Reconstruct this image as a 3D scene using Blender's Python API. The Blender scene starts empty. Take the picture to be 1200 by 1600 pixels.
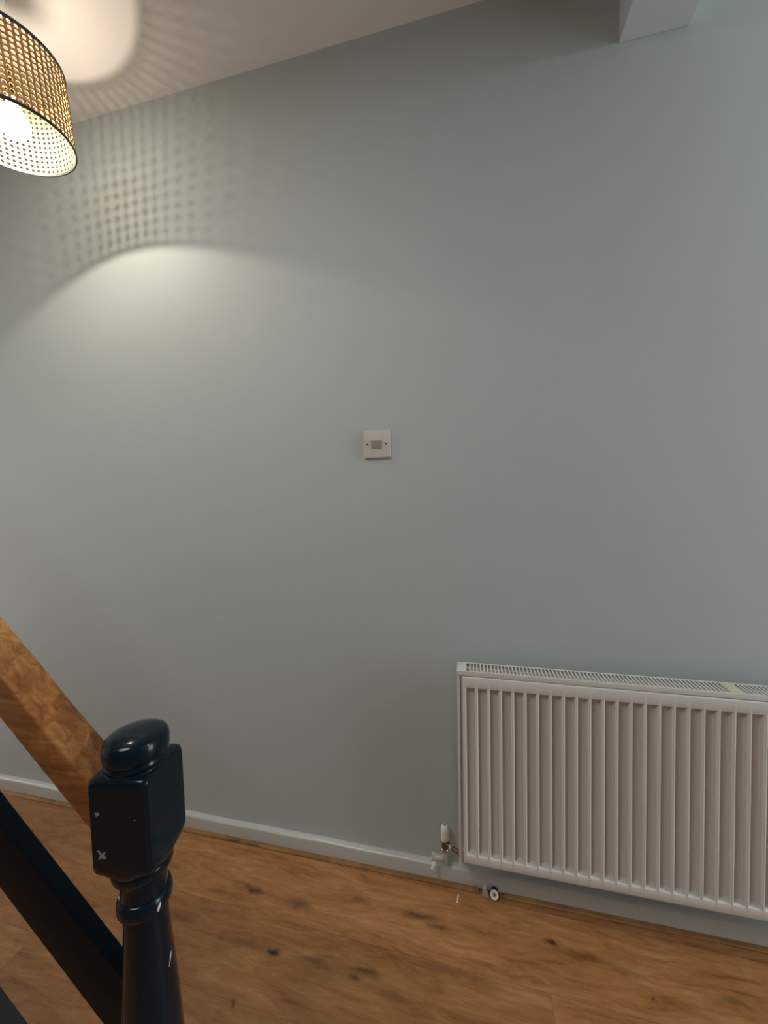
import bpy, bmesh, math, random
from mathutils import Vector, Matrix
random.seed(4)
scene = bpy.context.scene
COL = scene.collection
PI = math.pi

# ------------------------------------------------------------------ camera
cam_d = bpy.data.cameras.new('camera')
cam = bpy.data.objects.new('camera', cam_d)
COL.objects.link(cam)
r_ = Vector((0.97441362, 0.22413493, -0.01678161))
u_ = Vector((0.00895387, 0.03589512, 0.99931545))
f_ = Vector((-0.22458387, 0.97389685, -0.03296982))
CAM = Vector((0.0, -1.21457, 1.23745))
cam.matrix_world = Matrix(((r_.x, u_.x, -f_.x, CAM.x), (r_.y, u_.y, -f_.y, CAM.y),
                           (r_.z, u_.z, -f_.z, CAM.z), (0, 0, 0, 1)))
cam_d.sensor_fit = 'VERTICAL'
cam_d.sensor_height = 36.0
cam_d.lens = 36.0 * 595.2 / 1600.0
cam_d.clip_start = 0.02
scene.camera = cam

# ------------------------------------------------------------------ world, exposure, lights
LAMP_POWER = 8.2        # filament of the pendant's globe bulb
GLOBE_EMIT = 2.0         # glow of its frosted glass
HALL_POWER = 20.0        # second hall light to the right, out of frame
AMBIENT = 0.10
scene.view_settings.view_transform = 'Standard'
scene.view_settings.look = 'None'
scene.view_settings.gamma = 1.0
scene.view_settings.use_curve_mapping = False
scene.view_settings.exposure = 0.0
w = bpy.data.worlds.new('world')
scene.world = w
w.use_nodes = True
w.node_tree.nodes['Background'].inputs[0].default_value = (0.75, 0.85, 1.0, 1)
w.node_tree.nodes['Background'].inputs[1].default_value = AMBIENT


def point_light(name, loc, power, color, radius):
    l = bpy.data.lights.new(name, 'POINT')
    l.energy = power
    l.color = color
    l.shadow_soft_size = radius
    o = bpy.data.objects.new(name, l)
    o.location = loc
    COL.objects.link(o)
    return o


point_light('hall_light', (2.2, -0.75, 2.42), HALL_POWER, (0.88, 1.0, 1.04), 0.12)
REAR_FILL = bpy.data.lights.new('rear_fill', 'AREA')   # unseen fill light added overhead behind the camera to lift the ambient
REAR_FILL.shape = 'DISK'
REAR_FILL.size = 0.9
REAR_FILL.energy = 21.0
REAR_FILL.color = (1.0, 0.97, 0.93)
ro = bpy.data.objects.new('rear_fill', REAR_FILL)
ro.location = (-1.0, -1.6, 2.66)
COL.objects.link(ro)
RIGHT_FILL = bpy.data.lights.new('right_fill', 'AREA')   # invented fill panel at the right, to side-light the radiator ribs
RIGHT_FILL.shape = 'RECTANGLE'
RIGHT_FILL.size = 2.0
RIGHT_FILL.size_y = 0.9
RIGHT_FILL.energy = 44.0
RIGHT_FILL.color = (0.86, 0.97, 1.0)
do = bpy.data.objects.new('right_fill', RIGHT_FILL)
do.location = (3.25, -0.62, 1.02)
do.rotation_euler = (0, math.radians(90), 0)
COL.objects.link(do)
LEFT_FILL = bpy.data.lights.new('left_fill', 'AREA')   # matching panel added at the left for more side light
LEFT_FILL.shape = 'RECTANGLE'
LEFT_FILL.size = 1.9
LEFT_FILL.size_y = 0.6
LEFT_FILL.energy = 13.0
LEFT_FILL.color = (1.0, 0.95, 0.88)
fo = bpy.data.objects.new('left_fill', LEFT_FILL)
fo.location = (-3.4, -0.42, 0.98)
fo.rotation_euler = (0, math.radians(-90), 0)
COL.objects.link(fo)


# ------------------------------------------------------------------ helpers
def tag(o, label=None, cat=None, group=None, kind=None):
    if label: o['label'] = label
    if cat: o['category'] = cat
    if group: o['group'] = group
    if kind: o['kind'] = kind
    return o


def empty(name, loc=(0, 0, 0)):
    o = bpy.data.objects.new(name, None)
    o.empty_display_size = 0.05
    o.location = loc
    COL.objects.link(o)
    return o


def obj(name, bm, mat, parent=None, smooth=None, world=True):
    """link a bmesh as one mesh object; vertices are given in world space unless world=False"""
    bmesh.ops.recalc_face_normals(bm, faces=bm.faces)
    me = bpy.data.meshes.new(name)
    bm.to_mesh(me)
    bm.free()
    me.materials.append(mat)
    o = bpy.data.objects.new(name, me)
    COL.objects.link(o)
    if parent is not None:
        o.parent = parent
        if world:
            q = parent
            off = Vector((0, 0, 0))
            while q is not None:
                off += q.location
                q = q.parent
            me.transform(Matrix.Translation(-off))
    if smooth is not None:
        for p in me.polygons:
            p.use_smooth = True
        try:
            me.set_sharp_from_angle(angle=math.radians(smooth))
        except Exception:
            pass
    return o


def add_box(bm, x0, x1, y0, y1, z0, z1, bevel=0.0, seg=2, M=None):
    t = bmesh.new()
    vs = [t.verts.new((x, y, z)) for x in (x0, x1) for y in (y0, y1) for z in (z0, z1)]
    for f in ((0, 1, 3, 2), (4, 6, 7, 5), (0, 4, 5, 1), (2, 3, 7, 6), (0, 2, 6, 4), (1, 5, 7, 3)):
        t.faces.new([vs[i] for i in f])
    if bevel > 0:
        bmesh.ops.bevel(t, geom=list(t.edges), offset=bevel, segments=seg, profile=0.6, affect='EDGES', clamp_overlap=True)
    merge(bm, t, M)


def merge(bm, t, M=None):
    if M is not None:
        bmesh.ops.transform(t, matrix=M, verts=t.verts)
    vm = {}
    for v in t.verts:
        vm[v] = bm.verts.new(v.co)
    for f in t.faces:
        try:
            bm.faces.new([vm[v] for v in f.verts])
        except ValueError:
            pass
    t.free()


def add_lathe(bm, prof, seg=48, M=None, cap0=True, cap1=True):
    """prof: list of (radius, z)"""
    t = bmesh.new()
    rings = []
    for r, z in prof:
        if r < 1e-6:
            rings.append([t.verts.new((0, 0, z))])
        else:
            rings.append([t.verts.new((r * math.cos(2 * PI * k / seg), r * math.sin(2 * PI * k / seg), z)) for k in range(seg)])
    for a, b in zip(rings, rings[1:]):
        for k in range(seg):
            k2 = (k + 1) % seg
            if len(a) == 1 and len(b) == 1:
                continue
            if len(a) == 1:
                t.faces.new((a[0], b[k], b[k2]))
            elif len(b) == 1:
                t.faces.new((a[k], a[k2], b[0]))
            else:
                t.faces.new((a[k], a[k2], b[k2], b[k]))
    if cap0 and len(rings[0]) > 1: t.faces.new(rings[0])
    if cap1 and len(rings[-1]) > 1: t.faces.new(rings[-1])
    merge(bm, t, M)


def align(p0, p1):
    """matrix taking the z axis segment [0,len] onto p0->p1"""
    p0, p1 = Vector(p0), Vector(p1)
    d = (p1 - p0)
    q = d.to_track_quat('Z', 'Y')
    return Matrix.Translation(p0) @ q.to_matrix().to_4x4(), d.length


def add_tube(bm, p0, p1, r, seg=20, r1=None, bevel=0.0):
    M, L = align(p0, p1)
    r1 = r if r1 is None else r1
    if bevel:
        pr = [(r - bevel, 0), (r - bevel * .3, bevel * .3), (r, bevel), (r1, L - bevel), (r1 - bevel * .3, L - bevel * .3), (r1 - bevel, L)]
    else:
        pr = [(r, 0), (r1, L)]
    add_lathe(bm, pr, seg, M)


def add_path(bm, pts, r, seg=14):
    pts = [Vector(p) for p in pts]
    rings = []
    for i, p in enumerate(pts):
        d = (pts[min(i + 1, len(pts) - 1)] - pts[max(i - 1, 0)]).normalized()
        q = d.to_track_quat('Z', 'Y').to_matrix()
        rings.append([bm.verts.new(p + q @ Vector((r * math.cos(2 * PI * k / seg), r * math.sin(2 * PI * k / seg), 0))) for k in range(seg)])
    for a, b in zip(rings, rings[1:]):
        for k in range(seg):
            k2 = (k + 1) % seg
            bm.faces.new((a[k], a[k2], b[k2], b[k]))
    bm.faces.new(rings[0])
    bm.faces.new(rings[-1])


def add_prism(bm, poly, axis, a, b):
    """polygon in the two axes other than `axis`, extruded a..b along it"""
    def P(u, v, w_):
        return {'x': (w_, u, v), 'y': (u, w_, v), 'z': (u, v, w_)}[axis]
    A = [bm.verts.new(P(u, v, a)) for u, v in poly]
    B = [bm.verts.new(P(u, v, b)) for u, v in poly]
    n = len(poly)
    for i in range(n):
        j = (i + 1) % n
        bm.faces.new((A[i], A[j], B[j], B[i]))
    bm.faces.new(A)
    bm.faces.new(B)


# ------------------------------------------------------------------ materials
class NT:
    def __init__(self, name):
        self.m = bpy.data.materials.new(name)
        self.m.use_nodes = True
        self.n = self.m.node_tree.nodes
        self.l = self.m.node_tree.links
        self.b = self.n['Principled BSDF']
        self.out = self.n['Material Output']

    def add(self, typ, **kw):
        nd = self.n.new(typ)
        for k, v in kw.items():
            setattr(nd, k, v)
        return nd

    def link(self, a, b):
        self.l.new(a, b)

    def val(self, x, sock):
        if hasattr(x, 'is_linked'):
            self.link(x, sock)
        else:
            sock.default_value = x

    def math(self, op, a, b=0.0, c=0.0, clamp=False):
        nd = self.add('ShaderNodeMath', operation=op, use_clamp=clamp)
        for i, x in enumerate((a, b, c)):
            self.val(x, nd.inputs[i])
        return nd.outputs[0]

    def mix(self, f, a, b, blend='MIX'):
        nd = self.add('ShaderNodeMix', data_type='RGBA', blend_type=blend)
        self.val(f, nd.inputs[0])
        for x, s in ((a, nd.inputs[6]), (b, nd.inputs[7])):
            if isinstance(x, tuple): x = (*x[:3], 1)
            self.val(x, s)
        return nd.outputs[2]

    def noise(self, vec, scale, detail=4, rough=.5, dist=0.0):
        nd = self.add('ShaderNodeTexNoise')
        nd.inputs['Scale'].default_value = scale
        nd.inputs['Detail'].default_value = detail
        nd.inputs['Roughness'].default_value = rough
        nd.inputs['Distortion'].default_value = dist
        if vec is not None: self.link(vec, nd.inputs['Vector'])
        return nd.outputs[0]

    def mapping(self, vec, scale=(1, 1, 1), loc=(0, 0, 0), rot=(0, 0, 0)):
        nd = self.add('ShaderNodeMapping')
        nd.inputs['Scale'].default_value = scale
        nd.inputs['Location'].default_value = loc
        nd.inputs['Rotation'].default_value = rot
        self.link(vec, nd.inputs['Vector'])
        return nd.outputs[0]

    def pos(self):
        return self.add('ShaderNodeTexCoord').outputs['Object']

    def ramp(self, f, stops):
        nd = self.add('ShaderNodeValToRGB')
        el = nd.color_ramp.elements
        while len(el) < len(stops): el.new(0.5)
        for e, (p, c) in zip(el, stops):
            e.position = p
            e.color = (*c[:3], 1)
        self.link(f, nd.inputs[0])
        return nd.outputs[0]

    def bump(self, h, strength, dist=0.001):
        nd = self.add('ShaderNodeBump')
        nd.inputs['Strength'].default_value = strength
        nd.inputs['Distance'].default_value = dist
        self.link(h, nd.inputs['Height'])
        self.link(nd.outputs[0], self.b.inputs['Normal'])


def plain(name, color, rough=.5, metal=0.0, bump=0.0, bscale=300, var=0.0, coat=0.0):
    t = NT(name)
    t.b.inputs['Roughness'].default_value = rough
    t.b.inputs['Metallic'].default_value = metal
    if coat: 
        t.b.inputs['Coat Weight'].default_value = coat
        t.b.inputs['Coat Roughness'].default_value = .08
    p = t.pos()
    n = t.noise(p, bscale, 3)
    if var:
        n2 = t.noise(p, 9, 4)
        d = tuple(c * (1 - var) for c in color)
        t.link(t.mix(n2, color, d), t.b.inputs['Base Color'])
    else:
        t.b.inputs['Base Color'].default_value = (*color, 1)
    if bump: t.bump(n, bump, 0.0006)
    return t.m


M_WALL = plain('wall_paint', (0.49, 0.54, 0.535), .62, bump=.25, bscale=420, var=.05)
M_CEIL = plain('ceiling_paint', (0.62, 0.57, 0.53), .8, bump=.15, bscale=200, var=.05)
M_WHITE = plain('white_bounce_paint', (0.78, 0.78, 0.77), .6, bump=.2, bscale=400)  # unseen end walls, whitened to bounce more light
M_DIM = plain('darkened_wall_paint', (0.13, 0.135, 0.14), .6, bump=.2, bscale=400)  # unseen front wall, darkened in colour to cut light from that side
M_SKIRT = plain('skirting_gloss_paint', (0.56, 0.57, 0.54), .28, bump=.35, bscale=60, var=.1)
M_RAD = plain('radiator_enamel', (0.70, 0.68, 0.655), .13)
M_RADDARK = plain('radiator_inside', (0.30, 0.29, 0.28), .6)
M_NAVY = plain('navy_gloss_paint', (0.0035, 0.0105, 0.018), .13, bump=.28, bscale=45)
M_NAVY.node_tree.nodes['Principled BSDF'].inputs['Specular IOR Level'].default_value = .25
M_NAVY2 = plain('navy_satin_paint', (0.004, 0.008, 0.012), .38, bump=.2, bscale=60)
M_NAVY2.node_tree.nodes['Principled BSDF'].inputs['Specular IOR Level'].default_value = .08
M_STRING = plain('charcoal_string_paint', (0.018, 0.017, 0.024), .55, bump=.2, bscale=60)
M_PLASTIC = plain('switch_plastic', (0.60, 0.555, 0.51), .38)
M_ROCKER = plain('shaded_rocker_plastic', (0.42, 0.385, 0.34), .42)  # darker than the plate: shade of the downward tilt put into the colour
M_BLACK = plain('dark_hole', (0.01, 0.01, 0.01), .6)
M_RIM = plain('black_rim', (0.012, 0.011, 0.014), .4)
M_CHROME = plain('chrome', (0.62, 0.60, 0.58), .22, metal=1.0)
M_BRASS = plain('tarnished_brass', (0.20, 0.13, 0.095), .35, metal=.8)
M_VALVECAP = plain('white_valve_plastic', (0.80, 0.79, 0.75), .25)
M_PIPE = plain('painted_pipe', (0.50, 0.51, 0.49), .35)
M_CREAM = plain('cream_plastic', (0.62, 0.61, 0.46), .5)
M_CHIP = plain('bare_chip', (0.30, 0.31, 0.31), .8, var=.5)
M_WCHIP = plain('white_undercoat', (0.78, 0.77, 0.74), .5)
M_CORD = plain('black_flex', (0.02, 0.02, 0.02), .5)


def wood_floor():
    t = NT('oak_laminate')
    p = t.mapping(t.pos(), rot=(0, 0, math.radians(1.0)))
    sp = t.add('ShaderNodeSeparateXYZ')
    t.link(p, sp.inputs[0])
    X, Y = sp.outputs[0], sp.outputs[1]
    W = 0.195
    v = t.math('DIVIDE', t.math('ADD', Y, 0.2375 + W * 10), W)   # plank rows
    row = t.math('FLOOR', v)
    fy = t.math('SUBTRACT', v, row)
    wn = t.add('ShaderNodeTexWhiteNoise', noise_dimensions='1D')
    t.link(row, wn.inputs['W'])
    rnd = wn.outputs['Value']
    # end joints: the row just in front of the seam carries a joint at x = .18
    Lp = 2.4
    isrow = t.math('COMPARE', row, 9.0, 0.1)
    shift = t.math('ADD', t.math('MULTIPLY', t.math('ADD', .46, t.math('MULTIPLY', rnd, .08)), t.math('SUBTRACT', 1.0, isrow)), t.math('MULTIPLY', isrow, (-0.185 / 2.4) % 1.0))
    u = t.math('ADD', t.math('DIVIDE', X, Lp), shift)
    cell = t.math('FLOOR', u)
    fx = t.math('SUBTRACT', u, cell)
    wn2 = t.add('ShaderNodeTexWhiteNoise', noise_dimensions='2D')
    cb = t.add('ShaderNodeCombineXYZ')
    t.link(row, cb.inputs[0]); t.link(cell, cb.inputs[1])
    t.link(cb.outputs[0], wn2.inputs['Vector'])
    pr = wn2.outputs['Value']
    off = t.add('ShaderNodeVectorMath', operation='MULTIPLY_ADD')
    off.inputs[1].default_value = (3.1, 5.7, 2.3)
    t.link(wn2.outputs['Color'], off.inputs[0]); t.link(p, off.inputs[2])
    gp = off.outputs[0]
    # wavy long grain
    big = t.noise(t.mapping(gp, (2.2, 9, 1)), 1.0, 5, .6, 1.6)
    mid = t.noise(t.mapping(gp, (7, 38, 1)), 1.0, 6, .62, 1.2)
    fine = t.noise(t.mapping(gp, (30, 330, 1)), 1.0, 4, .6, .3)
    g = t.math('ADD', t.math('MULTIPLY', big, .42), t.math('ADD', t.math('MULTIPLY', mid, .43), t.math('MULTIPLY', fine, .2)))
    col = t.ramp(g, [(.36, (0.15, 0.056, 0.016)), (.48, (0.30, 0.128, 0.042)), (.58, (0.38, 0.176, 0.064)), (.72, (0.52, 0.28, 0.12))])
    # knots where the boards show them
    knots = [(-.689, -.179, .050, .010, .8), (-.526, -.181, .040, .016, .65), (-.351, -.134, .035, .012, .55), (-.163, -.134, .060, .012, .85),
             (-.10, -.150, .040, .010, .6), (-.539, -.320, .022, .008, .9), (-.60, -.315, .05, .010, .45), (-.283, -.301, .040, .007, .75),
             (-.30, -.318, .020, .006, .7), (-.586, -.4345, .007, .008, .9), (-.192, -.3305, .030, .010, .5), (.211, -.1206, .016, .006, .85),
             (.281, -.133, .060, .009, .6), (.377, -.148, .050, .008, .45), (.432, -.1925, .006, .006, .95), (.62, -.154, .06, .010, .45),
             (-.42, -.31, .05, .010, .5), (.02, -.135, .05, .008, .4), (-.85, -.30, .06, .012, .5), (-1.0, -.17, .05, .012, .4),
             (.10, -.22, .09, .006, .35), (.5, -.30, .05, .01, .6), (-.05, -.25, .10, .008, .35), (-.8, -.21, .035, .01, .4)]
    wob = t.add('ShaderNodeTexNoise')
    wob.inputs['Scale'].default_value = 30
    wob.inputs['Detail'].default_value = 4
    t.link(p, wob.inputs['Vector'])
    wv = t.add('ShaderNodeVectorMath', operation='MULTIPLY_ADD')
    wv.inputs[1].default_value = (.055, .030, 0)
    t.link(wob.outputs['Color'], wv.inputs[0]); t.link(p, wv.inputs[2])
    acc = None
    for (kx, ky, sx, sy, a) in knots:
        mp = t.add('ShaderNodeMapping', vector_type='TEXTURE')
        mp.inputs['Location'].default_value = (kx + .0275, ky + .015, 0)
        mp.inputs['Scale'].default_value = (sx, sy, 1)
        t.link(wv.outputs[0], mp.inputs['Vector'])
        ln = t.add('ShaderNodeVectorMath', operation='LENGTH')
        t.link(mp.outputs[0], ln.inputs[0])
        e = t.math('MULTIPLY', t.math('POWER', 2.718, t.math('MULTIPLY', t.math('POWER', ln.outputs['Value'], 2.0), -1.0)), a)
        acc = e if acc is None else t.math('MAXIMUM', acc, e)
    kmod = t.math('MULTIPLY', acc, t.math('ADD', -.15, t.math('MULTIPLY', mid, 2.2)), clamp=True)
    col = t.mix(kmod, col, (0.035, 0.016, 0.010))
    tint = t.math('ADD', .86, t.math('MULTIPLY', pr, .28))
    tc = t.add('ShaderNodeCombineColor')
    for i in range(3): t.link(tint, tc.inputs[i])
    col = t.mix(1.0, col, tc.outputs[0], 'MULTIPLY')
    # seams
    ey = t.math('MULTIPLY', t.math('MINIMUM', fy, t.math('SUBTRACT', 1.0, fy)), W)
    ex = t.math('MULTIPLY', t.math('MINIMUM', fx, t.math('SUBTRACT', 1.0, fx)), Lp)
    ed = t.math('MINIMUM', ey, ex)
    seam = t.math('SUBTRACT', 1.0, t.math('DIVIDE', ed, 0.0011), clamp=True)
    col = t.mix(t.math('MULTIPLY', seam, .45), col, (0.06, 0.025, 0.01))
    t.link(col, t.b.inputs['Base Color'])
    t.b.inputs['Roughness'].default_value = .42
    t.bump(t.math('SUBTRACT', t.math('MULTIPLY', fine, .3), seam), .3, .0008)
    return t.m


def wood_bar(name, along, stops, rough=.42, spots=True):
    """along: scale vector, small along the grain"""
    t = NT(name)
    p = t.pos()
    a = t.noise(t.mapping(p, along), 1.0, 6, .6, 1.0)
    b = t.noise(t.mapping(p, (9, 9, 9)), 1.0, 5, .6, .8)
    g = t.math('ADD', t.math('MULTIPLY', a, .5), t.math('MULTIPLY', b, .5))
    col = t.ramp(g, stops)
    if spots:
        s = t.noise(t.mapping(p, (34, 34, 34)), 1.0, 2, .5)
        sm = t.math('MULTIPLY', t.math('SUBTRACT', s, .66), 7.0, clamp=True)
        col = t.mix(t.math('MULTIPLY', sm, .7), col, (.06, .022, .006))
    t.link(col, t.b.inputs['Base Color'])
    t.b.inputs['Roughness'].default_value = rough
    t.bump(a, .3, .001)
    return t.m


M_FLOOR = wood_floor()
M_RAIL = wood_bar('worn_pine', (6, 60, 60), [(.34, (.075, .024, .005)), (.46, (.20, .070, .015)), (.56, (.32, .128, .034)), (.70, (.50, .25, .085))])
M_MOULD = wood_bar('floor_edge_wood', (4, 120, 120), [(.3, (.10, .042, .013)), (.5, (.27, .132, .045)), (.7, (.40, .22, .09))], .5)


def cane_material():
    t = NT('woven_cane')
    t.n.remove(t.b)
    p = t.pos()
    n = t.noise(t.mapping(p, (60, 60, 220)), 1.0, 4, .6)
    col = t.ramp(n, [(.3, (.36, .19, .075)), (.7, (.62, .40, .19))])
    df = t.add('ShaderNodeBsdfDiffuse')
    tr = t.add('ShaderNodeBsdfTranslucent')
    t.link(col, df.inputs[0]); t.link(col, tr.inputs[0])
    mx = t.add('ShaderNodeMixShader')
    mx.inputs[0].default_value = .34
    t.link(df.outputs[0], mx.inputs[1]); t.link(tr.outputs[0], mx.inputs[2])
    t.link(mx.outputs[0], t.out.inputs[0])
    return t.m


def lining_material():
    t = NT('pale_lining')
    t.n.remove(t.b)
    df = t.add('ShaderNodeBsdfDiffuse')
    df.inputs[0].default_value = (.30, .265, .17, 1)
    tr = t.add('ShaderNodeBsdfTranslucent')
    tr.inputs[0].default_value = (.75, .58, .33, 1)
    mx = t.add('ShaderNodeMixShader')
    mx.inputs[0].default_value = .45
    t.link(df.outputs[0], mx.inputs[1]); t.link(tr.outputs[0], mx.inputs[2])
    t.link(mx.outputs[0], t.out.inputs[0])
    return t.m


def globe_material():
    t = NT('glowing_globe_glass')
    t.n.remove(t.b)
    tr = t.add('ShaderNodeBsdfTransparent')
    em = t.add('ShaderNodeEmission')
    em.inputs[0].default_value = (1.0, .93, .80, 1)
    em.inputs[1].default_value = GLOBE_EMIT
    ad = t.add('ShaderNodeAddShader')
    t.link(tr.outputs[0], ad.inputs[0]); t.link(em.outputs[0], ad.inputs[1])
    t.link(ad.outputs[0], t.out.inputs[0])
    return t.m


M_CANE = cane_material()
M_LINING = lining_material()
M_GLOBE = globe_material()

# ------------------------------------------------------------------ room shell
ZC = 2.7045
XL, XR, YB = -2.9, 3.0, -2.9


def shell(name, x0, x1, y0, y1, z0, z1, m):
    bm = bmesh.new()
    add_box(bm, x0, x1, y0, y1, z0, z1)
    return tag(obj(name, bm, m), kind='structure')


shell('floor', XL - .1, XR + .1, YB - .1, .1, -.1, 0, M_FLOOR)
shell('ceiling', XL - .1, XR + .1, YB - .1, .1, ZC, ZC + .1, M_CEIL)
shell('wall_back', XL - .1, XR + .1, 0, .1, 0, ZC, M_WALL)
bm = bmesh.new()
for y0, y1, z0, z1 in ((YB, -.74, 0, ZC), (-.10, 0, 0, ZC), (-.74, -.10, 2.0, ZC)):  # gap made so the added left fill panel shines in
    add_box(bm, XL - .1, XL, y0, y1, z0, z1)
tag(obj('wall_left', bm, M_WHITE), kind='structure')
bm = bmesh.new()
for y0, y1, z0, z1 in ((YB, -1.10, 0, ZC), (-.14, 0, 0, ZC), (-1.10, -.14, 2.04, ZC)):  # gap cut for the invented right-hand fill panel
    add_box(bm, XR, XR + .1, y0, y1, z0, z1)
tag(obj('wall_right', bm, M_WHITE), kind='structure')
shell('wall_front', XL - .1, XR + .1, YB - .1, YB, 0, ZC, M_DIM)

# boxed beam crossing the hall under the ceiling
bm = bmesh.new()
add_box(bm, .4072, .5742, YB + .002, -.0005, 2.4838, ZC - .0005)
tag(obj('trim_1', bm, M_WALL), 'grey painted boxed beam under the ceiling above the radiator', 'beam', kind='structure')

# skirting: low, rounded top edge
bm = bmesh.new()
prof = [(0, .004), (-.0170, .004), (-.0176, .0475), (-.0170, .0505), (-.0155, .0525), (-.0120, .0545), (-.006, .0568), (-.002, .0577), (0, .0578)]
NX = 160
rows = []
for i in range(NX + 1):
    x = XL + (XR - XL) * i / NX
    wv = .0007 * math.sin(x * 9.1) + .0005 * math.sin(x * 23.7 + 1)
    rows.append([bm.verts.new((x, y, z + (wv if z > .04 else 0))) for y, z in prof])
for a, b in zip(rows, rows[1:]):
    for k in range(len(prof)):
        k2 = (k + 1) % len(prof)
        bm.faces.new((a[k], a[k2], b[k2], b[k]))
bm.faces.new(rows[0]); bm.faces.new(rows[-1])
tag(obj('baseboard_back', bm, M_SKIRT, smooth=35), kind='structure')

# thin wooden floor-edge strip in front of it, broken where the drain fitting comes through
for n, (x0, x1) in enumerate(((XL, .012), (.088, XR))):
    bm = bmesh.new()
    add_prism(bm, [(-.0172, 0), (-.0310, 0), (-.0310, .0035), (-.0285, .0065), (-.0235, .0078), (-.0172, .0072)], 'x', x0, x1)
    tag(obj('trim_%d' % (n + 2), bm, M_MOULD, smooth=30), kind='structure')

# ------------------------------------------------------------------ staircase banister
AX = Vector((-.52715, -.71965, 0))
AZ = math.radians(9.37)
# small lean of the old post
LEAN = math.radians(-1.1)
leandir = Vector((r_.x, r_.y, 0)).normalized()
ban = empty('stair_banister', (AX.x, AX.y, 0))
tag(ban, 'sloping stair banister of navy newel post, brown handrail and navy rails', 'banister')
post = empty('newel_post', (0, 0, 0))
post.parent = ban
tag(post, 'dark navy gloss painted turned newel post')
PIV = .745


def lean(bm):
    M = Matrix.Translation((0, 0, PIV)) @ Matrix.Rotation(-LEAN, 4, Vector((leandir.y, -leandir.x, 0))) @ Matrix.Translation((0, 0, -PIV))
    bmesh.ops.transform(bm, matrix=M, verts=bm.verts)
    bmesh.ops.translate(bm, vec=(AX.x, AX.y, 0), verts=bm.verts)


def newel_part(name, bm, m):
    lean(bm)
    return obj(name, bm, m, post, smooth=40)


RZ = Matrix.Rotation(AZ, 4, 'Z')
# cap: mushroom button with a bead and grooves
bm = bmesh.new()
add_lathe(bm, [(.030, .818), (.0445, .818), (.0458, .8205), (.0454, .8235), (.0436, .8255), (.0436, .8280), (.0452, .8300), (.0457, .8325), (.0444, .8350),
               (.0438, .8365), (.0452, .8390), (.0466, .8425), (.0472, .8480), (.0471, .8540), (.0464, .8600), (.0450, .8645), (.0425, .8678), (.0385, .8702),
               (.031, .8728), (.021, .8750), (.011, .8762), (0, .8766)], 72)
newel_part('post_cap', bm, M_NAVY)
# square block, corners rounded into the turnings top and bottom
bm = bmesh.new()
H = .0475
levels = [(.6560, .036, 1.0), (.6610, .0415, .98), (.6670, .0445, .86), (.6730, .0462, .66), (.6790, .0472, .40), (.6850, .0475, .20), (.6920, .0475, .09), (.7180, .0475, .07), (.808, .0475, .07),
          (.8150, .0473, .11), (.8195, .0466, .17), (.8225, .0450, .28), (.8238, .0425, .42)]
seg = 64
rings = []
for z, h, rd in levels:
    ring = []
    for k in range(seg):
        a = 2 * PI * (k + .5) / seg
        c, s = math.cos(a), math.sin(a)
        # superellipse between square (rd 0) and circle (rd 1)
        n_ = 2 + 26 * (1 - rd) ** 3 if rd < 1 else 2
        q = (abs(c) ** n_ + abs(s) ** n_) ** (-1 / n_)
        ring.append(bm.verts.new((h * q * c, h * q * s, z)))
    rings.append(ring)
for a, b in zip(rings, rings[1:]):
    for k in range(seg):
        k2 = (k + 1) % seg
        bm.faces.new((a[k], a[k2], b[k2], b[k]))
bm.faces.new(rings[0]); bm.faces.new(rings[-1])
bmesh.ops.transform(bm, matrix=RZ, verts=bm.verts)
newel_part('post_block', bm, M_NAVY)
# collar: rounded shoulder, neck, bead
bm = bmesh.new()
prof = [(.030, .668), (.0425, .6675), (.0440, .665), (.0445, .661), (.0440, .656), (.0420, .650), (.0385, .6455), (.0350, .643), (.0338, .640), (.0334, .628), (.0336, .616)]
for i in range(11):
    a = PI * i / 10
    prof.append((.0338 + .0060 * math.sin(a), .6005 + .0135 * math.cos(a)))
prof += [(.0320, .584), (.030, .580)]
add_lathe(bm, prof, 64)
newel_part('post_collar', bm, M_NAVY)
bm = bmesh.new()
add_lathe(bm, [(.0318, .590), (.0322, .565), (.0345, .525), (.0376, .480), (.0408, .430), (.0434, .380), (.0452, .335), (.0460, .29), (.0460, .262), (.040, .258)], 64)
newel_part('post_shaft', bm, M_NAVY)
bm = bmesh.new()
add_box(bm, -.0475, .0475, -.0475, .0475, 0.0, .262, .006, 3, RZ)
bmesh.ops.translate(bm, vec=(AX.x, AX.y, 0), verts=bm.verts)
# follow the lean at the base without lifting it
dx = -math.tan(LEAN) * (PIV - .13)
bmesh.ops.translate(bm, vec=tuple(-leandir * dx), verts=bm.verts)
obj('post_base', bm, M_NAVY, post, smooth=40)

# chips in the paint of the block
def chip(cu, cz, poly):
    bm = bmesh.new()
    vs = []
    for u, z in poly:
        p = RZ @ Vector((cu + u, -.0478, 0))
        vs.append(bm.verts.new((p.x, p.y, cz + z)))
    f = bm.faces.new(vs)
    ex = bmesh.ops.extrude_face_region(bm, geom=[f])
    nv = [e for e in ex['geom'] if isinstance(e, bmesh.types.BMVert)]
    bmesh.ops.translate(bm, vec=tuple(RZ @ Vector((0, .0007, 0))), verts=nv)
    tag(newel_part('paint_chip', bm, M_CHIP), 'bare greyish chip in the navy paint')


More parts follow.
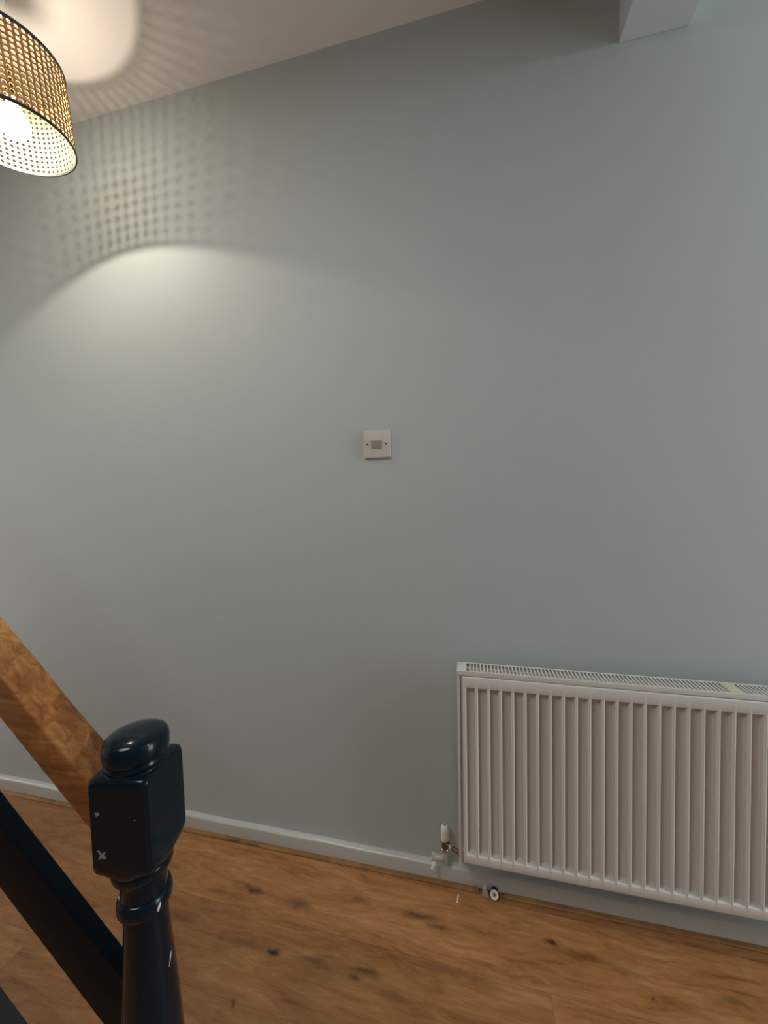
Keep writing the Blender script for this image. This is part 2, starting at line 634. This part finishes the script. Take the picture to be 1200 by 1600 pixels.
def round_chip(ang, r, z, poly, slope=0.0):
    """white fleck lying on the turned part of the post"""
    bm = bmesh.new()
    A_, B_ = [], []
    for u, v in poly:
        a = ang + u / r
        for lst, rr in ((A_, r + .0004 + slope * v), (B_, r - .0006 + slope * v)):
            lst.append(bm.verts.new((rr * math.cos(a), rr * math.sin(a), z + v)))
    n = len(poly)
    for i in range(n):
        bm.faces.new((A_[i], A_[(i + 1) % n], B_[(i + 1) % n], B_[i]))
    bm.faces.new(A_); bm.faces.new(B_)
    tag(newel_part('paint_chip', bm, M_WCHIP), 'small white chip in the navy paint')


round_chip(math.radians(-17), .0400, .600, [(-.0030, -.0050), (-.0012, -.0056), (.0030, .0030), (.0026, .0062), (-.0008, .0040), (-.0026, .0000)])
round_chip(math.radians(8), .0366, .494, [(-.0045, -.0085), (-.0030, -.0080), (.0000, -.0020), (.0026, .0025), (.0045, .0085), (.0030, .0080), (-.0002, .0030), (-.0012, -.0010)], -.08)
chip(-.027, .712, [(-.008, .006), (-.005, .007), (-.001, .001), (.003, .0045), (.0055, .003), (.0035, -.001), (.006, -.005), (.003, -.008), (.0005, -.0045),
                   (-.004, -.008), (-.0065, -.006), (-.003, -.001)])
chip(-.031, .773, [(-.004, .003), (.001, .004), (.004, .001), (.000, -.001), (-.002, -.003)])
chip(.027, .766, [(-.0012, 0), (0, .0014), (.0013, 0), (0, -.0013)])

DIR = Vector((-.71066557, -.03175576, .70281293))
dh = Vector((DIR.x, DIR.y, 0)).normalized()
SL = DIR.z / math.hypot(DIR.x, DIR.y)
nrm = Vector((-dh.y, dh.x, 0))
if nrm.y < 0: nrm = -nrm


def rail(name, zt, zb, wid, s0, s1, m, rnd, off=0.0, wob=0.0, n=24):
    """sloping bar: top / bottom heights measured at the post's axis, s = horizontal distance from it"""
    bm = bmesh.new()
    rings = []
    hw = wid / 2
    T = zt - zb
    r = rnd
    sec = []
    for (cx, cy, a0) in ((hw - r, T - r * 1.4, 0), (-(hw - r), T - r * 1.4, 90), (-(hw - r), r * 1.4, 180), (hw - r, r * 1.4, 270)):
        for k in range(5):
            a = math.radians(a0 + 90 * k / 4)
            sec.append((cx + r * math.cos(a), cy + r * 1.4 * math.sin(a)))
    for i in range(n + 1):
        s = s0 + (s1 - s0) * i / n
        base = AX + dh * s
        e = wob * (math.sin(s * 31) + .6 * math.sin(s * 57 + 1))
        rings.append([bm.verts.new((base.x + nrm.x * (u + off), base.y + nrm.y * (u + off), zb + v + s * SL + e * (v / T))) for u, v in sec])
    k_ = len(sec)
    for a, b in zip(rings, rings[1:]):
        for k in range(k_):
            k2 = (k + 1) % k_
            bm.faces.new((a[k], a[k2], b[k2], b[k]))
    bm.faces.new(rings[0]); bm.faces.new(rings[-1])
    return obj(name, bm, m, ban, smooth=40)


Z0 = .047
tag(rail('handrail', .690 + Z0, .611 + Z0, .060, .030, 1.55, M_RAIL, .006, wob=.0012), 'bare brown wooden handrail')
tag(rail('guard_rail', .384 + Z0, .255 + Z0, .025, .022, 1.55, M_NAVY2, .003), 'navy painted board rail below the handrail')
# closed string at the foot of the stairs, its lower edge on the floor
bm = bmesh.new()
zt = -.014 + Z0
pts = [(.046, 0.0), (.046, zt + .046 * SL), (1.55, zt + 1.55 * SL), (1.55, zt + 1.55 * SL - .34), (.34, 0.0)]
A = []
B = []
for s, z in pts:
    b_ = AX + dh * s
    A.append(bm.verts.new((b_.x - nrm.x * .0125, b_.y - nrm.y * .0125, z)))
    B.append(bm.verts.new((b_.x + nrm.x * .0125, b_.y + nrm.y * .0125, z)))
for i in range(5):
    j = (i + 1) % 5
    bm.faces.new((A[i], A[j], B[j], B[i]))
bm.faces.new(A); bm.faces.new(B)
tag(obj('stair_string', bm, M_STRING, ban), 'dark charcoal stair string at the floor')

# ------------------------------------------------------------------ radiator
rad = empty('radiator', (.45, -.03, .143))
tag(rad, 'white double panel radiator with vertical ribs fixed low on the grey wall', 'radiator')
RX0, RX1 = -.0320, .9760
RZ0, RZ1 = .1550, .7192
YF = -.1004
PITCH = .03333
FIN0 = -.0084
bm = bmesh.new()
xs = [(RX0, .012), (RX0 + .0006, .004), (RX0 + .002, .0012), (RX0 + .0045, 0)]
nf = int((RX1 - .015 - FIN0) / PITCH) + 1
offs = [-.0146, -.0137, -.0128, -.0118, -.0108, -.0100, -.0090, 0, .0090, .0100, .0108, .0118, .0128, .0137, .0146]
dep = [0, .035, .14, .42, .80, .97, 1, 1, 1, .97, .80, .42, .14, .035, 0]
cols = [(x, b, 0.0) for x, b in xs]
for k in range(nf):
    for o_, d_ in zip(offs, dep):
        cols.append((FIN0 + k * PITCH + o_, 0.0, d_))
cols += [(RX1 - .0045, 0, 0.0), (RX1 - .002, .0012, 0.0), (RX1 - .0006, .004, 0.0), (RX1, .012, 0.0)]
# recess runs z .190 .. .684
zr = [(RZ0, .012, 0), (RZ0 + .0006, .004, 0), (RZ0 + .002, .0012, 0), (RZ0 + .0045, 0, 0), (.1825, 0, 0), (.1835, 0, .03), (.1848, 0, .14), (.1868, 0, .5), (.1888, 0, .86), (.1900, 0, .97), (.1912, 0, 1),
      (.435, 0, 1), (.6785, 0, 1), (.6797, 0, .97), (.6809, 0, .86), (.6829, 0, .5), (.6849, 0, .14), (.6862, 0, .03), (.6872, 0, 0),
      (RZ1 - .0045, 0, 0), (RZ1 - .002, .0012, 0), (RZ1 - .0006, .004, 0), (RZ1, .012, 0)]
RD = .0155
grid = []
for x, bx, dx_ in cols:
    grid.append([bm.verts.new((x, YF + max(bx, bz) + RD * min(dx_, dz_), z)) for z, bz, dz_ in zr])
for a, b in zip(grid, grid[1:]):
    for k in range(len(zr) - 1):
        bm.faces.new((a[k], a[k + 1], b[k + 1], b[k]))
# close the back
bk = [bm.verts.new((x, YF + .0195, z)) for x, z in ((RX0, RZ0), (RX1, RZ0), (RX1, RZ1), (RX0, RZ1))]
bm.faces.new(bk)
obj('front_panel', bm, M_RAD, rad, smooth=60)
bm = bmesh.new()
add_box(bm, RX0, RX1, -.052, -.036, RZ0 - .002, RZ1 - .004, .003)
obj('back_panel', bm, M_RAD, rad, smooth=40)
bm = bmesh.new()
for k in range(60):   # convector fins between the panels
    x = RX0 + .02 + k * (RX1 - RX0 - .04) / 59
    add_box(bm, x - .0004, x + .0004, -.083, -.0525, RZ0 + .05, RZ1 - .03)
obj('convector_fins', bm, M_RADDARK, rad)
for x0, x1 in ((-.0465, -.0440), (RX1 + .012, RX1 + .0145)):
    bm = bmesh.new()
    add_box(bm, x0, x1, -.0960, -.0335, .1430, .7300, .0011)
    ins = 1 if x0 < 0 else -1
    # turned-in front and back flanges
    xa, xb = (x1 - .001, x1 + .006) if ins > 0 else (x0 - .006, x0 + .001)
    add_box(bm, xa, xb, -.0960, -.0945, .1430, .7300, .0006)
    add_box(bm, xa, xb, -.0350, -.0335, .1430, .7300, .0006)
    obj('side_panel', bm, M_RAD, rad, smooth=40)
# top grille
bm = bmesh.new()
GX0, GX1, GB, GF, GZ = -.0472, RX1 + .0148, -.0335, -.0985, .7335
SX0, SX1, SB, SF = -.0195, RX1 - .013, -.0405, -.0915
add_box(bm, GX0, SX0, GF, GB, GZ - .003, GZ, .0012)
add_box(bm, SX1, GX1, GF, GB, GZ - .003, GZ, .0012)
add_box(bm, SX0 - .001, SX1 + .001, SB, GB, GZ - .0022, GZ, .0008)
add_box(bm, SX0 - .001, SX1 + .001, GF, SF, GZ - .0022, GZ, .0008)
add_box(bm, GX0 + .0004, GX1 - .0004, GF, GF + .0015, GZ - .013, GZ - .001, .0006)
add_box(bm, GX0 + .0004, GX1 - .0004, GB - .0015, GB, GZ - .013, GZ - .001, .0006)
SP = .01012
n = int((SX1 - SX0) / SP)
for k in range(n):
    x = SX0 + SP * (k + 1)
    add_box(bm, x - .0019, x + .0019, SF - .0006, SB + .0006, GZ - .0022, GZ - .0001)
add_box(bm, SX0, SX1, -.0680, -.0640, GZ - .006, GZ - .0035)
obj('top_grille', bm, M_RAD, rad, smooth=35)
bm = bmesh.new()
add_box(bm, .638, .664, -.0925, -.0400, GZ - .0002, GZ + .0012, .0006)
tag(obj('grille_clip', bm, M_CREAM, rad, smooth=40), 'small cream plastic clip on the top grille')
for x in (.13, .82):
    bm = bmesh.new()
    add_box(bm, x - .015, x + .015, -.0365, -.0008, .20, .62, .002)
    obj('wall_bracket', bm, M_RAD, rad, smooth=40)

# lockshield valve at the lower left corner
valve = empty('radiator_valve', (-.092 - .45, -.034 + .03, .06 - .143))
valve.parent = rad
tag(valve, 'lockshield valve with white cap and painted pipe')
VX, VY = -.0925, -.034


def vpart(name, bm, m, **k):
    return obj(name, bm, m, valve, smooth=40, **k)


T = Matrix.Translation((VX, VY, 0))
bm = bmesh.new()
add_lathe(bm, [(.0085, .1565), (.0112, .1570), (.0122, .1600), (.0126, .1680), (.0125, .1850), (.0118, .1950), (.0098, .2020), (.0075, .2045), (.0045, .2055), (.0042, .2040), (0, .2040)], 32, T)
vpart('valve_cap', bm, M_VALVECAP)
bm = bmesh.new()
add_lathe(bm, [(.0042, .2045), (.0040, .2062), (.0025, .2070), (0, .2070)], 16, T)
vpart('cap_screw', bm, M_CHROME)
bm = bmesh.new()
add_lathe(bm, [(.0075, .128), (.0098, .1300), (.0100, .1350), (.0100, .1530), (.0085, .1575)], 24, T)
add_tube(bm, (VX, VY, .148), (VX + .020, VY - .012, .148), .0075, 20)
vpart('valve_body', bm, M_BRASS)
bm = bmesh.new()
add_lathe(bm, [(.0075, .1220), (.0108, .1232), (.0118, .1265), (.0115, .1300), (.0100, .1322), (.0080, .1325)], 6 * 4, T)
add_tube(bm, (VX + .017, VY - .010, .148), (VX + .028, VY - .0166, .148), .0095, 6, bevel=.001)
vpart('union_nut', bm, M_CHROME)
bm = bmesh.new()
add_tube(bm, (VX + .026, VY - .0155, .148), (-.040, -.066, .152), .0065, 18)
add_tube(bm, (-.048, -.0655, .152), (-.0385, -.066, .152), .010, 6)
vpart('valve_tail', bm, M_BRASS)
bm = bmesh.new()
add_path(bm, [(VX, VY, .1235), (VX, VY, .100), (VX, VY + .0005, .092), (VX, VY + .004, .085), (VX, VY + .010, .0805), (VX, VY + .018, .079), (VX, -.0005, .079)], .0078)
vpart('supply_pipe', bm, M_PIPE)
bm = bmesh.new()
add_tube(bm, (VX - .006, VY, .0965), (VX - .032, VY, .0962), .0098, 22, bevel=.0015)
add_tube(bm, (VX - .030, VY, .0962), (VX - .042, VY, .0960), .0115, 6, bevel=.001)
vpart('drain_cock', bm, M_PIPE)
bm = bmesh.new()
add_tube(bm, (VX - .031, VY - .006, .0870), (VX - .040, VY - .012, .0655), .0052, 16, bevel=.001)
vpart('drain_nozzle', bm, M_VALVECAP)

# ------------------------------------------------------------------ drain fitting poking out under the skirting
df = empty('drain_fitting', (.058, -.03, 0))
tag(df, 'small round metal pipe end at the floor below the radiator, under the skirting', 'pipe fitting')
cx_, cz_ = .0575, .0125
bm = bmesh.new()
add_path(bm, [(cx_ + .002, -.0178, .0125), (cx_ + .001, -.026, .0125), (cx_, -.033, .0128), (cx_ - .0005, -.038, .0150)], .0095, 20)
obj('pipe_stub', bm, M_BLACK, df, smooth=40)
dv = Vector((-.04, -.80, .60)).normalized()
c0 = Vector((cx_ - .0003, -.0365, .0140))
bm = bmesh.new()
M, L = align(c0, c0 + dv * .0085)
add_lathe(bm, [(.0095, 0), (.0118, .0008), (.0120, .0060), (.0110, L), (.0066, L), (.0060, L - .004), (0, L - .004)], 28, M)
obj('pipe_collar', bm, M_VALVECAP, df, smooth=40)
bm = bmesh.new()
add_tube(bm, c0 + dv * .0046, c0 + dv * .0066, .0036, 12, bevel=.0006)
obj('screw', bm, M_BRASS, df, smooth=40)
bm = bmesh.new()
add_prism(bm, [(.021, 0), (.041, 0), (.038, .014), (.030, .024), (.024, .018)], 'y', -.034, -.0176)
tag(obj('pipe_shroud', bm, M_PIPE, df), 'grey painted lump beside the pipe end')

# fleck of paint on the boards
bm = bmesh.new()
add_prism(bm, [(-.0028, -.012), (.0012, -.010), (.0024, .003), (.0040, .012), (-.0004, .011), (-.0012, .000)], 'z', .0003, .0011)
bmesh.ops.translate(bm, vec=(-.0534, -.061, 0), verts=bm.verts)
tag(obj('paint_fleck', bm, M_VALVECAP), 'tiny white paint fleck lying on the floorboards near the radiator valve', 'paint fleck')

# ------------------------------------------------------------------ light switch
SWX, SWZ, SWW = -.3422, 1.4608, .0878
sw = empty('light_switch', (SWX + SWW / 2, 0, SWZ - SWW))
tag(sw, 'square white plastic light switch in the middle of the grey wall', 'light switch')
bm = bmesh.new()
add_box(bm, SWX, SWX + SWW, -.0095, -.0003, SWZ - SWW, SWZ, .0018, 3)
obj('face_plate', bm, M_PLASTIC, sw, smooth=40)
bm = bmesh.new()
x0, x1, z1, z0 = SWX + .0265, SWX + .0600, SWZ - .0305, SWZ - .0580
add_prism(bm, [(-.0092, z0), (-.0112, z0), (-.0120, z0 + .0010), (-.0190, z1 - .0025), (-.0182, z1 - .0006), (-.0092, z1)], 'x', x0, x1)
bmesh.ops.bevel(bm, geom=list(bm.edges), offset=.0005, segments=2, affect='EDGES')
for k in range(6):   # raised finger ribs on the rocker
    z = z0 + .006 + k * .0030
    y = -.0120 - .0070 * (z - z0 - .001) / .0240
    add_box(bm, x0 + .004, x0 + .016, y - .0003, y + .001, z - .0006, z + .0006)
obj('rocker', bm, M_ROCKER, sw, smooth=30)
for x in (SWX + .0120, SWX + .0750):
    bm = bmesh.new()
    add_tube(bm, (x, -.0090, SWZ - .0440), (x, -.0099, SWZ - .0440), .0029, 16, bevel=.0003)
    obj('screw', bm, M_BLACK, sw, smooth=40)

# ------------------------------------------------------------------ pendant lamp
SHC = Vector((-1.2496, -.3692, 2.2211 + Z0))
N = Vector((-.0241, -.1007, 1)).normalized()
R0 = .1430
HT = (2.4248 - 2.2211) * 1.0
lamp = empty('pendant_lamp', (SHC.x, SHC.y, ZC))
tag(lamp, 'hanging drum lamp of woven cane with black rims and a lit bulb', 'lamp')
TM = Matrix.Translation(SHC) @ Vector((0, 0, 1)).rotation_difference(N).to_matrix().to_4x4()
NC, NR = 64, 14
shade_e = empty('lamp_shade', (0, 0, SHC.z - ZC))
shade_e.parent = lamp
tag(shade_e, 'woven cane drum shade with black rims')


def cane_sheet(bm, r, hole):
    zs0, zs1 = .006, HT - .006
    ph = (zs1 - zs0) / NR
    pa = 2 * PI / NC
    corner = {}

    def V(i, j):   # half-step lattice
        k = (i % (2 * NC), j)
        if k not in corner:
            a = k[0] * pa / 2
            corner[k] = bm.verts.new((r * math.cos(a), r * math.sin(a), zs0 + j * ph / 2))
        return corner[k]
    for c in range(NC):
        for j in range(NR):
            ring = [V(2 * c, 2 * j), V(2 * c + 1, 2 * j), V(2 * c + 2, 2 * j), V(2 * c + 2, 2 * j + 1), V(2 * c + 2, 2 * j + 2), V(2 * c + 1, 2 * j + 2), V(2 * c, 2 * j + 2), V(2 * c, 2 * j + 1)]
            inn = []
            for q in range(8):
                a = math.radians(225 + 45 * q)
                aa = (c + .5) * pa + hole * math.cos(a) / r
                inn.append(bm.verts.new((r * math.cos(aa), r * math.sin(aa), zs0 + (j + .5) * ph + hole * math.sin(a))))
            for q in range(8):
                q2 = (q + 1) % 8
                bm.faces.new((ring[q], ring[q2], inn[q2], inn[q]))


bm = bmesh.new()
cane_sheet(bm, R0 + .0006, .0046)
zs0, zs1 = .006, HT - .006
pa = 2 * PI / NC
for c in range(NC):          # paired upright strands
    for d in (-.0011, .0011):
        a = c * pa + d / R0
        M = Matrix.Rotation(a, 4, 'Z')
        add_box(bm, R0 + .0004, R0 + .0016, -.0007, .0007, zs0, zs1, 0, 1, M)
for j in range(NR + 1):      # thin horizontal strands
    z = zs0 + (zs1 - zs0) * j / NR
    for d in (-.0009, .0009):
        add_lathe(bm, [(R0 + .0005, z + d - .0005), (R0 + .0014, z + d - .0005), (R0 + .0014, z + d + .0005), (R0 + .0005, z + d + .0005)], NC, None, False, False)
bmesh.ops.transform(bm, matrix=TM, verts=bm.verts)
tag(obj('cane_weave', bm, M_CANE, shade_e), 'golden brown woven cane')
bm = bmesh.new()
cane_sheet(bm, R0 - .0004, .0041)
bmesh.ops.transform(bm, matrix=TM, verts=bm.verts)
tag(obj('lining', bm, M_LINING, shade_e, smooth=60), 'pale inside face with small holes')
for z in (0, HT):
    bm = bmesh.new()
    s_ = 1 if z == 0 else -1
    add_lathe(bm, [(R0 - .0014, z), (R0 + .0022, z), (R0 + .0026, z + s_ * .002), (R0 + .0022, z + s_ * (.0065 if z == 0 else .0095)), (R0 - .0014, z + s_ * (.0065 if z == 0 else .0095)), (R0 - .0014, z)], 96, TM, False, False)
    tag(obj('rim', bm, M_RIM, shade_e, smooth=40), 'black rim of the cane shade')
# bulb, holder, spider, flex, rose
BL = Vector((-1.2715, -.3496, 2.2893 + Z0))
bm = bmesh.new()
prof = []
GR = .040
for i in range(20):
    a = -PI / 2 + (PI * .86) * i / 19
    prof.append((max(0, GR * math.cos(a)), GR * math.sin(a)))
prof += [(.0150, .047), (.0125, .058), (.0115, .070)]
prof[0] = (0, -GR)
add_lathe(bm, prof, 40, Matrix.Translation(BL), True, False)
obj('bulb', bm, M_GLOBE, lamp, smooth=60)
hx = Vector((BL.x, BL.y, BL.z))
bm = bmesh.new()
add_lathe(bm, [(.0110, .064), (.0140, .066), (.0150, .072), (.0150, .100), (.012, .110), (.006, .114)], 28, Matrix.Translation(BL))
obj('bulb_holder', bm, M_RIM, lamp, smooth=40)
bm = bmesh.new()
top = BL + Vector((0, 0, .112))
ROSE = Vector((BL.x - .055, BL.y - .022, ZC))
add_path(bm, [top, top + Vector((-.012, -.005, .06)), top.lerp(ROSE, .6), ROSE + Vector((0, 0, -.012))], .0035)
obj('flex', bm, M_CORD, lamp, smooth=60)
bm = bmesh.new()
Mr = Matrix.Translation((ROSE.x, ROSE.y, ZC - .0003)) @ Matrix.Diagonal((1, 1, -1, 1))
add_lathe(bm, [(.044, 0), (.046, .004), (.044, .012), (.032, .020), (.012, .024), (.006, .026)], 40, Mr)
obj('ceiling_rose', bm, M_VALVECAP, lamp, smooth=40)
bm = bmesh.new()
for k in range(3):
    a = k * 2 * PI / 3 + .4
    p1 = TM @ Vector((R0 * math.cos(a), R0 * math.sin(a), HT - .004))
    p0 = BL + Vector((.016 * math.cos(a), .014 * math.sin(a), .080))
    add_tube(bm, p0, p1, .0013, 8)
obj('shade_spider', bm, M_RIM, lamp, smooth=40)
fl = point_light('bulb_filament', BL, LAMP_POWER, (1.0, .905, .75), .0099)
